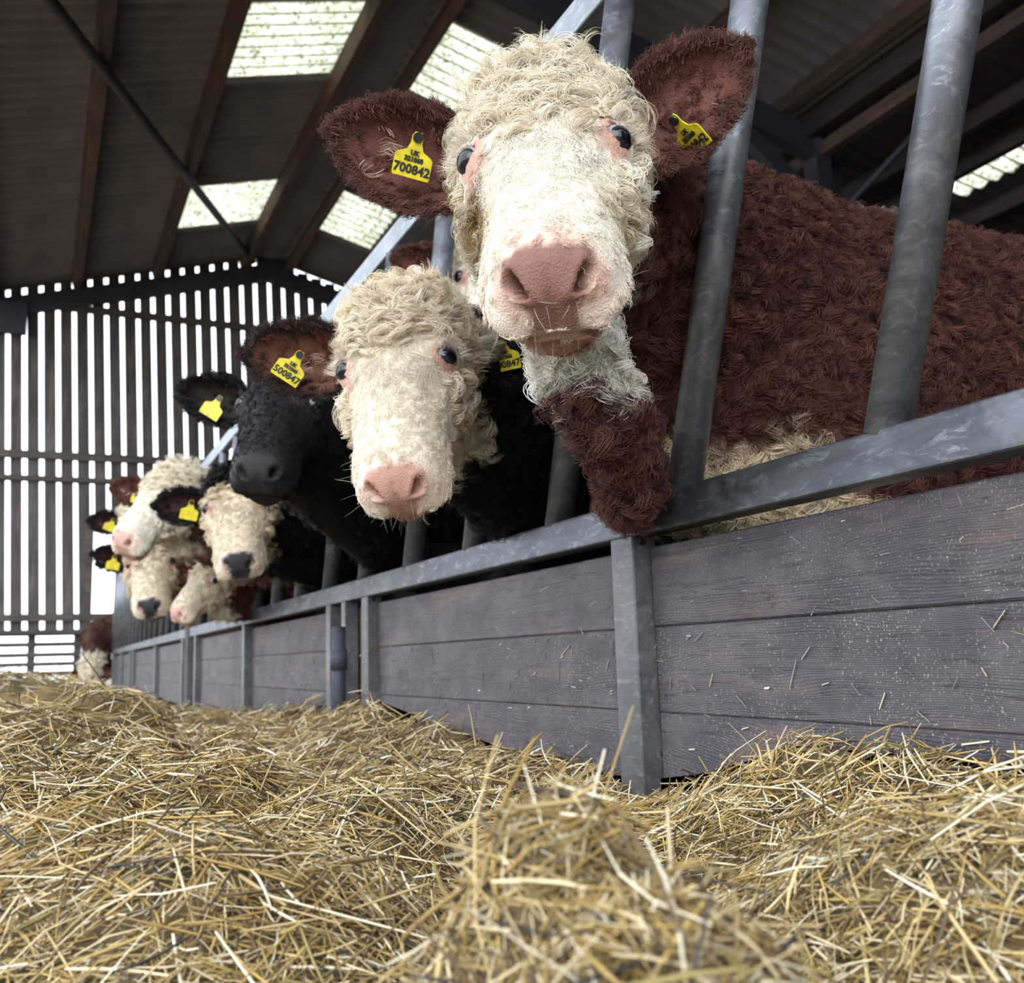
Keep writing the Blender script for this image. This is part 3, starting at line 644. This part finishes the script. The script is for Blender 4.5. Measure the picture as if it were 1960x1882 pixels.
    def hflow(Lr, topk):
        xr, yr, zr = Lr.T; fl = np.c_[xr * 5 * np.ones_like(xr), -np.ones_like(xr) * .9 + 0 * xr, -.2 + 0 * xr]
        up = sstep(.10, .18, yr)[:, None]; rad = np.c_[xr * 6, .55 + 0 * xr, .1 + 0 * xr]
        sidec = sstep(.085, .105, np.abs(xr))[:, None]; down = np.c_[0 * xr, -.6 + 0 * xr, -.9 + 0 * xr]
        f = fl * (1 - up) + rad * up; return f * (1 - .7 * sidec) + down * .7 * sidec
    curly = sstep(-.04, .05, y)
    # short face coat
    n1 = int(2600 * max(detail, .75)); R, Nn = sample(me, wt * (1 - .55 * curly) + 1e-9, n1, seed); Lr = hd.loc(R); Cc, _, _ = colour(R); rr = np.random.default_rng(seed)
    fl = hflow(Lr, 0) + rr.normal(0, .22, (n1, 3)); ln = (.016 + .014 * sstep(-.16, -.02, Lr[:, 1]) + .014 * sstep(.07, .10, np.abs(Lr[:, 0])))
    wave = .0022
    if black_face: ln = ln * .5; wave = .0006
    make_hair('face_hair', root, R, Nn, hd.vec(fl), Cc, 16 if detail > .8 else 9, ln * hd.s, .00042 * hd.s * (1 if detail > .8 else 1.6), 7 if detail > .8 else 6, .0048, .55, .28 if not black_face else .10, (wave, 1.3), seed + 1).location = inv
    if not black_face:
        # curls on forehead, poll, cheeks
        wc = headm * vis * (1 - bare) * sstep(.040, .055, eyed) * np.maximum(sstep(-.03, .08, y) ** 1.5, .45 * sstep(.080, .1, np.abs(x)) * sstep(-.2, -.1, y))
        n2 = int(1500 * detail * curls); R, Nn = sample(me, wc + 1e-9, n2, seed + 5); Lr = hd.loc(R); Cc, _, _ = colour(R); rr = np.random.default_rng(seed + 7)
        fl = hflow(Lr, 1) + rr.normal(0, .55, (n2, 3)); tp = sstep(.10, .18, Lr[:, 1]); ln = curl_len * (.70 + .95 * tp)
        tint = rr.uniform(0, 1, (n2, 1)); Cc = Cc * (1 - .45 * tint) + Cc * np.array([.95, .80, .54]) * .45 * tint
        make_hair('curly_forelock', root, R, Nn, hd.vec(fl), Cc, 26, ln * hd.s, .00052 * hd.s * (1 if detail > .8 else 1.6), 12, .0050, .25, .48 + .45 * tp, (.013, 1.25), seed + 8, .55 - .2 * 0, .06).location = inv
    # throat and neck, body
    if body_hair:
        xm = min(2.35, X0 + .95)
        wb_ = (~isear) * (~(headm & (z > -.19))) * vis * (P[:, 2] > .50) * (P[:, 0] < xm) * (.25 + 1.0 * sstep(2.3, 1.4, P[:, 0]))
        R, Nn = sample(me, wb_ + 1e-12, body_hair, seed + 11); Lr = hd.loc(R); Cc, _, _ = colour(R); rr = np.random.default_rng(seed + 13); q = vnoise(R, 2.2, seed + 20)
        fl = np.c_[.55 + .6 * q, .25 * np.ones_like(q), -1 + .5 * vnoise(R, 1.7, seed + 21)] + rr.normal(0, .35, (body_hair, 3))
        hl = Cc * (1 + .35 * vnoise(R, 14, seed + 4)[:, None] + .32 * rr.normal(size=(body_hair, 1)))
        make_hair('body_hair', root, R, Nn, fl, np.clip(hl, .003, 1), 14, .046, .00055, 9, .0060, .25, .50, (.0095, 1.1), seed + 14, .50, .07).location = inv
    # ears: fringe and inner wisps
    rr = np.random.default_rng(seed + 30); ER = []; EN = []; EFl = []; EC = []; EL = []
    for ed in eds:
        a, b = ed['range']; n = (b - a) // 2; idx = rr.integers(a, b, int(900 * max(detail, .35))); keep = (idx >= a + n) | (rr.uniform(0, 1, len(idx)) < .45) | (np.abs((P[idx] - ed['b']) @ ed['w'] / ed['W']) > .55); idx = idx[keep]; p = P[idx]; rel = p - ed['b']; u = rel @ ed['a'] / ed['L']; q = rel @ ed['w'] / ed['W']; inner = idx < a + n
        rim = (np.abs(q) > .62) | (u > .85)
        f = ed['a'] * (.8 + 0 * u)[:, None] + ed['w'] * (np.sign(q) * np.abs(q) ** 1 * 1.0)[:, None] + rr.normal(0, .3, p.shape)
        nn = np.where(inner[:, None], ed['c'], -ed['c']) * .6 + ed['w'] * (q * .7)[:, None] + ed['a'] * (np.maximum(0, u - .6))[:, None]
        c_ = np.where(inner[:, None] & ~rim[:, None], ei, ec) * (1 + .25 * rr.normal(size=(len(idx), 1)))
        wisp = inner & ~rim & (u < .8) & (rr.uniform(0, 1, len(idx)) < .06); c_[wisp] = np.array([.62, .46, .36]) if not black_face and ec.max() > .03 else np.array([.22, .17, .15])
        ER.append(p + rr.normal(0, .002, p.shape)); EN.append(nn); EFl.append(f); EC.append(np.clip(c_, .004, 1)); EL.append(np.where(rim, .017, .012) + .022 * wisp)
    if ER:
        make_hair('ear_hair', root, np.concatenate(ER), np.concatenate(EN), np.concatenate(EFl), np.concatenate(EC), 18, np.concatenate(EL) * hd.s, .00042 * (1 if detail > .8 else 1.5), 7, .006, .5, .55, (.003, .9), seed + 31, .4).location = inv
    # eyelashes
    if detail > .5:
        ER = []; EN = []; EFl = []
        for sd in (-1, 1):
            n = EYN(sd); t1 = nrmz(np.array([0, 1, 0]) - n * n[1]); t2 = np.cross(t1, n)
            for a in np.linspace(.25, math.pi - .25, 26):
                p = EYE(sd) + n * .012 + t1 * .021 * math.sin(a) + t2 * .026 * math.cos(a); ER.append(hd(p)); EN.append(hd.vec(t1)); EFl.append(hd.vec(n * 1.0 + t2 * .5 * math.cos(a) - t1 * .2))
        make_hair('eyelashes', root, np.array(ER), np.array(EN), np.array(EFl), np.tile(np.array([.75, .68, .58]) if not black_face else BLACK, (len(ER), 1)), 5, .022 * hd.s, .0003, 6, .0015, .8, -.15, (.001, .5), seed + 40).location = inv
        # whiskers round the muzzle
        wq = headm * (y < -.2) * (z < -.03) * (z > -.16) * vis; R, Nn = sample(me, wq + 1e-9, 40, seed + 50)
        make_hair('whiskers', root, R, Nn, Nn * .2 + hd.vec(np.tile([0, .4, -.6], (40, 1))) + np.random.default_rng(3).normal(0, .3, (40, 3)), np.tile(np.array([.7, .62, .52]) if not black_face else BLACK * 4, (40, 1)), 1, .028, .00016, 6, .001, 1, 1.6, (.001, .5), seed + 51).location = inv
    return root

UKTXT = lambda num: [(num, .0185, .0062), ('321060', .0095, .0235), ('UK', .0095, .0325)]
H1 = Head(1040, 290, 1.42, roll=7.6, pitch=63, yaw=3, scale=1.05)
b1p = on_x(1195, 940, .925)
dew1 = [(*H1((0, -.06, -.14)), .055, .05), (*H1((0, -.03, -.24)), .06, .06), (*atd(1115, 715, 1.50), .05, .06), (*atd(1185, 830, 1.63), .05, .07), (*atd(1205, 925, 1.70), .042, .055), (*(b1p + np.array([.02, .02, .0])), .04, .045), (1.10, 1.62, .70, .12, .14)]
cow('brown cow with white curly face, tallest in front, tag 700842', 1.60, H1,
    [(-1, 20, 8, -8, .205, .070), (1, 44, 5, 16, .205, .070)], BROWN, WHITE, (.235, .120, .098), (.70, .44, .36), vox=.006, detail=1.0, seed=1, x_chest=1.22, dewlap=dew1, throat_z=.72, body_top=1.20, body_hair=8500,
    neck_mid=(.92, 1.52, 1.03), stain=1., 
    tags=[dict(ear=0, u=.50, q=-.36, spin=-14, text=UKTXT('700842'), yawt=-12, lean=8, label='yellow ear tag printed 700842'), dict(ear=1, u=.44, q=-.20, spin=42, text=UKTXT('700842'), yawt=48, lean=0, label='yellow ear tag seen edge-on')])
H2 = Head(758, 698, 1.92, roll=9, pitch=42, yaw=13)
cow('black cow with woolly white face and pink nose, tag 500847', 2.23, H2,
    [(-1, 4, 10, 0, .205, .072), (1, 5, -25, 0, .20, .075)], BLACK, WHITE * np.array([1, .98, .95]), (.50, .28, .225), (.78, .58, .50), vox=.007, detail=.85, seed=2, curl_len=.034, curls=.9, x_chest=1.22, body_hair=2500, white_chest=False,
    ear_col=(.035, .022, .02), ear_in=(.13, .05, .03), body_top=1.16,
    tags=[dict(ear=0, u=.56, q=-.08, spin=-33, text=UKTXT('500847'), yawt=0, lean=5, label='yellow ear tag printed 500847'), dict(ear=1, u=.5, q=.1, spin=12, text=UKTXT('500847'), label='yellow ear tag partly hidden')])
H3 = Head(532, 775, 2.75, roll=0, pitch=56, yaw=14)
cow('all black cow with dark shiny nose beside the woolly white face', 3.45, H3, [(-1, 16, 12, 0, .185, .066), (1, 12, -10, 0, .19, .07)], BLACK, BLACK, (.020, .018, .021), (.010, .009, .011), vox=.010, detail=.5, seed=3, black_face=True, white_chest=False,
    ear_col=(.012, .011, .013), ear_in=(.02, .013, .012), body_hair=700, tags=[dict(ear=0, u=.50, q=-.05, spin=-32, yawt=20)])
H4 = Head(450, 968, 3.7, roll=7, pitch=45, yaw=4)
cow('cow with tan and white face, black poll and black nose', 4.40, H4, [(-1, 2, 10, 0, .175, .062), (1, 8, -10, 0, .175, .060)], BLACK, (.74, .65, .50), (.03, .03, .038), (.76, .60, .52), vox=.012, detail=.45, seed=4, poll_dark=.035, white_chest=False, body_hair=900, curl_len=.024, curls=.6, dew_x=.02,
    tags=[dict(ear=0, u=.36, q=-.22, spin=-12, size=1.1)])
H5 = Head(300, 952, 4.4, roll=-8, pitch=46, yaw=42)
cow('white faced cow looking sideways, red ear and pale pink nose', 5.02, H5, [(-1, 12, 10, 0, .175, .060), (1, 10, -20, 0, .175, .060)], BROWN, WHITE, (.55, .34, .29), (.78, .58, .50), vox=.013, detail=.45, seed=5, dew_x=.02, body_hair=700, white_chest=False,
    tags=[dict(ear=0, u=.40, q=-.3, spin=-15, size=1.15)])
H6 = Head(268, 1008, 5.5, roll=0, pitch=40, yaw=15)
cow('cow mostly hidden, one black ear and a patch of white forehead showing', 6.88, H6, [(-1, 4, 10, 0, .175, .060), (1, 10, -20, 0, .175, .060)], BLACK, WHITE, (.05, .045, .05), (.7, .55, .5), vox=.016, detail=.35, seed=6, dew_x=.02, body_hair=700, white_chest=False, tags=[dict(ear=0, u=.40, q=-.25, spin=-25, size=1.1)])
H7 = Head(288, 1078, 5.0, roll=5, pitch=44, yaw=8)
cow('white faced cow with black nose, lowest head under the sideways one', 6.26, H7, [(-1, 14, 10, 0, .175, .058), (1, 10, -20, 0, .175, .060)], BLACK, (.76, .69, .55), (.045, .042, .05), (.74, .58, .5), vox=.014, detail=.4, seed=7, dew_x=.02, body_hair=700, white_chest=False, body_top=1.1, tags=[dict(ear=0, u=.5, q=-.2, spin=-12, size=1.1)])
H8 = Head(388, 1108, 4.9, roll=-12, pitch=38, yaw=48, scale=.82)
cow('small cow reaching down over the rail, white face and red neck', 5.64, H8, [(-1, 10, -10, 0, .17, .06), (1, -10, -20, 0, .17, .06)], BROWN, (.76, .69, .56), (.62, .36, .30), (.78, .58, .5), vox=.014, detail=.4, seed=8, dew_x=.02, body_hair=700, white_chest=False, body_top=.95)
O9 = on_x(165, 1298, .64)
H9 = Head(0, 0, 0, roll=4, pitch=8, yaw=48, O=O9, scale=1.15)
cow('far red cow with head down eating straw by the slatted wall', float(O9[1]) + .40, H9, [(-1, -20, 0, 0, .175, .060), (1, -25, 15, 0, .175, .060)], BROWN * .65, WHITE, (.5, .3, .25), (.75, .55, .5), vox=.016, detail=.35, seed=9, dew_x=.02, neck_k=1.3, white_chest=False, neck_mid=tuple(on_x(192, 1222, .82)), body_hair=1500)
H10 = Head(946, 526, 2.9, roll=3, pitch=45, yaw=0)
cow('cow behind the rest, one eye and red ear peeping between two heads', 2.84, H10, [(-1, 12, 10, 0, .175, .060), (1, 10, -20, 0, .175, .060)], BROWN, WHITE, (.5, .3, .25), (.75, .55, .5), vox=.014, detail=.4, seed=10, dew_x=.02, body_hair=700, white_chest=False, x_chest=float(H10.O[0]) + .65)

# ---------------------------------------------------------------- straw
HB = np.array([[-1.5, .21], [.3, .21], [.81, .211], [1.22, .200], [1.42, .123], [1.56, .117], [1.83, .130], [2.36, .160], [3.01, .170], [3.20, .215], [3.33, .225], [3.6, .20], [3.90, .191], [5.28, .103], [6.89, .077], [9.36, .085], [14.8, .026], [17, .02]])
def gh(X, Y, c, h, sx, sy, rot=0.):
    dx, dy = X - c[0], Y - c[1]; a = math.radians(rot); u = dx * math.cos(a) + dy * math.sin(a); v = -dx * math.sin(a) + dy * math.cos(a)
    return h * np.exp(-(u / sx) ** 2 - (v / sy) ** 2)
MOUNDS = []
def mound(px, py, d, sx, sy, rot=0., drop=0.):
    p = atd(px, py, d); MOUNDS.append((p[:2], p[2] - drop, sx, sy, rot))
mound(1085, 1545, .62, .12, .12)            # close blurred heap
mound(1260, 1720, .52, .13, .11)
mound(160, 1338, 2.7, .32, .32)
mound(20, 1350, 2.5, .4, .4)
mound(20, 1285, 4.8, .75, .8)
mound(420, 1438, 1.75, .27, .24)
mound(200, 1440, 1.7, .40, .40)
mound(610, 1548, 1.25, .22, .20)
mound(60, 1550, 1.05, .24, .22)
mound(330, 1620, .95, .30, .22)
mound(800, 1500, 1.75, .25, .25)
mound(1620, 1590, 1.05, .20, .25)
mound(1900, 1560, .85, .25, .3)
mound(700, 1370, 3.0, .22, .30)
mound(330, 1362, 5.0, .5, 1.2)
def base_h(X, Y):
    X = np.asarray(X, float); Y = np.asarray(Y, float); hb = np.interp(Y, HB[:, 0], HB[:, 1])
    nz = (np.sin(X * 7 + Y * 3.1) * np.sin(Y * 6.1 - X * 2.3) + .6 * np.sin(X * 13.7 - Y * 9.3 + 1) * np.sin(Y * 15.1 + X * 4) + .45 * np.sin(X * 31 + Y * 11) * np.sin(Y * 27 - X * 9 + 2)) * .021
    near = np.exp(-np.maximum(0, .95 - X) / .16); low = .06 - .05 * np.clip((Y - 4) / 8, 0, 1)
    h = low * (1 - near) + hb * near
    acc = np.exp(h * 70)
    for c, z, sx, sy, rot in MOUNDS: acc = acc + np.exp(gh(X, Y, c, z, sx, sy, rot) * 70) - 1
    h = np.log(acc) / 70 + nz
    r = np.hypot(X, Y); lim = .34 - .075 - .06 * np.clip(r - .2, 0, .3) / .3          # keep clear of the lens
    return np.where(r < .45, np.minimum(h, np.where(r < .25, .12, lim)), h)
def straw_all():
    r = np.random.default_rng(77); SV = []; SF = []; SC = []; off = 0
    # underlying matted layer
    rr_ = np.geomspace(.22, 20, 130); th = np.radians(np.linspace(-75, 100, 150)); Rg, Tg = np.meshgrid(rr_, th, indexing='ij'); X = Rg * np.sin(Tg); Y = Rg * np.cos(Tg); X = np.minimum(X, .985); Y = np.minimum(Y, 16.1)
    Zs = base_h(X, Y) - .012; V = np.c_[X.ravel(), Y.ravel(), Zs.ravel()]; nr, nt = X.shape; I = np.arange(nr * nt).reshape(nr, nt)
    Fq = np.c_[I[:-1, :-1].ravel(), I[1:, :-1].ravel(), I[1:, 1:].ravel(), I[:-1, 1:].ravel()]
    SV.append(V); SF.append(Fq); SC.append(np.array([.20, .145, .065]) * r.uniform(.35, 1.3, (len(V), 1))); off += len(V)
    def batch(n, rmin, rmax, lmin, lmax, wmin, wmax, lift, segs, up=0.):
        nonlocal off
        rad = np.exp(r.uniform(math.log(rmin), math.log(rmax), n)); th = np.radians(r.uniform(-48, 62, n)); X = rad * np.sin(th); Y = rad * np.cos(th)
        ok = (X < .955) & (Y < 15.5); X, Y = X[ok], Y[ok]; n = len(X); rad = rad[ok]
        L = r.uniform(lmin, lmax, n) * np.where(r.uniform(0, 1, n) < .12, 1.9, 1); W = r.uniform(wmin, wmax, n) * np.clip(rad, 1, 4) ** .55
        L = L * np.clip(rad, 1, 3) ** .3
        e = .02; gx = (base_h(X + e, Y) - base_h(X - e, Y)) / (2 * e); gy = (base_h(X, Y + e) - base_h(X, Y - e)) / (2 * e); N = nrmz(np.c_[-gx, -gy, np.ones(n)])
        az = r.uniform(0, 2 * math.pi, n); d = np.c_[np.cos(az), np.sin(az), np.zeros(n)]; d = nrmz(d - (d * N).sum(1, keepdims=True) * N)
        el = r.normal(0, .20, n) + up * np.abs(r.normal(.5, .5, n)); d = nrmz(d * np.cos(el)[:, None] + N * np.sin(el)[:, None])
        c = np.c_[X, Y, base_h(X, Y)] + N * (np.abs(r.normal(0, lift, n)) - .004)[:, None]
        c = c + d * (np.maximum(0, np.abs(np.sin(el))) * L * .35 * np.sign(el))[:, None] * (el > .2)[:, None]
        hs = np.cross(d, N); hs = nrmz(hs); hn = np.cross(hs, d)
        roll = r.uniform(0, math.pi, n); s = hs * np.cos(roll)[:, None] + hn * np.sin(roll)[:, None]; q = np.cross(d, s)
        bend = r.normal(0, .07, n) * L; kink = np.where(r.uniform(0, 1, n) < .2, r.normal(0, .25, n), 0) * L
        rings = []
        for k in range(segs + 1):
            t = k / segs - .5; ce = c + d * (L * t)[:, None] + q * (bend * (1 - 4 * t * t) + kink * max(0, t))[:, None]; tw = 1 - .35 * (k == 0 or k == segs)
            flat = r.uniform(.25, .75, n)
            rings.append((ce, W * tw, flat))
        if True:
            vs = [];  m = 4
            fl = r.uniform(.3, .9, n)
            for ce, w, _ in rings:
                vs += [ce + s * (w / 2)[:, None], ce + q * (w * .8 * fl)[:, None], ce - s * (w / 2)[:, None]]
            Vb = np.stack(vs, 1).reshape(-1, 3); per = 3 * (segs + 1); b = (np.arange(n) * per)[:, None] + off; fs = []
            for k in range(segs):
                for j in range(3):
                    a0 = k * 3 + j; a1 = k * 3 + (j + 1) % 3; fs.append(np.concatenate([b + a0, b + a1, b + a1 + 3, b + a0 + 3], 1))
        pal = np.array([[.58, .44, .22], [.47, .325, .115], [.70, .58, .37], [.33, .215, .075], [.27, .215, .085], [.13, .09, .045], [.06, .05, .045], [.82, .75, .58]]); pr = np.array([.17, .14, .16, .15, .12, .10, .06, .10])
        cc = pal[r.choice(len(pal), n, p=pr)] * r.uniform(.82, 1.30, (n, 1))
        SV.append(Vb); SF.append(np.concatenate(fs)); SC.append(np.repeat(cc, per, 0)); off += len(Vb)
    batch(70000, .30, 2.4, .015, .060, .0010, .0028, .008, 2)
    batch(12000, .38, 2.8, .04, .10, .0016, .0036, .012, 3)
    batch(46000, 1.3, 14.5, .025, .07, .0016, .0031, .014, 2)
    batch(24000, 2.4, 9, .03, .08, .0014, .0028, .010, 2)
    batch(500, .8, 5, .04, .09, .0015, .003, .010, 3, up=.8)
    n = 420; Yp = r.uniform(.1, 4.5, n) ** 1.0; Zp = r.uniform(.16, .525, n); az = r.uniform(0, math.pi, n); Lp = r.uniform(.003, .014, n) * np.where(r.uniform(0, 1, n) < .1, 1.8, 1); wp = r.uniform(.0006, .0014, n)
    dv = np.c_[np.zeros(n), np.cos(az), np.sin(az)]; sv = np.c_[np.zeros(n), -np.sin(az), np.cos(az)]; cp = np.c_[np.full(n, D + .0355), Yp, Zp]; q = np.array([[-.0012, 0, 0]])
    vs = np.stack([cp - dv * Lp[:, None] - sv * wp[:, None], cp + dv * Lp[:, None] - sv * wp[:, None], cp + dv * Lp[:, None] + sv * wp[:, None] + q, cp - dv * Lp[:, None] + sv * wp[:, None] + q], 1).reshape(-1, 3)
    SV.append(vs); SF.append(off + np.arange(n * 4).reshape(-1, 4)); SC.append(np.repeat(np.array([[.70, .60, .42]]) * r.uniform(.6, 1.1, (n, 1)), 4, 0)); off += len(vs)
    V = np.concatenate(SV).astype(np.float32); Fq = np.concatenate(SF).astype(np.int32); C = np.concatenate(SC)
    me = bpy.data.meshes.new('straw'); me.vertices.add(len(V)); me.vertices.foreach_set('co', V.ravel()); me.loops.add(Fq.size); me.loops.foreach_set('vertex_index', Fq.ravel()); me.polygons.add(len(Fq))
    me.polygons.foreach_set('loop_start', np.arange(0, Fq.size, 4, dtype=np.int32)); me.update(calc_edges=True); set_col(me, C); me.materials.append(M_STRAW)
    o = bpy.data.objects.new('straw_litter', me); link(o); tag(o, 'loose golden straw heaped along the feed passage floor', 'straw', None, 'stuff')
straw_all()
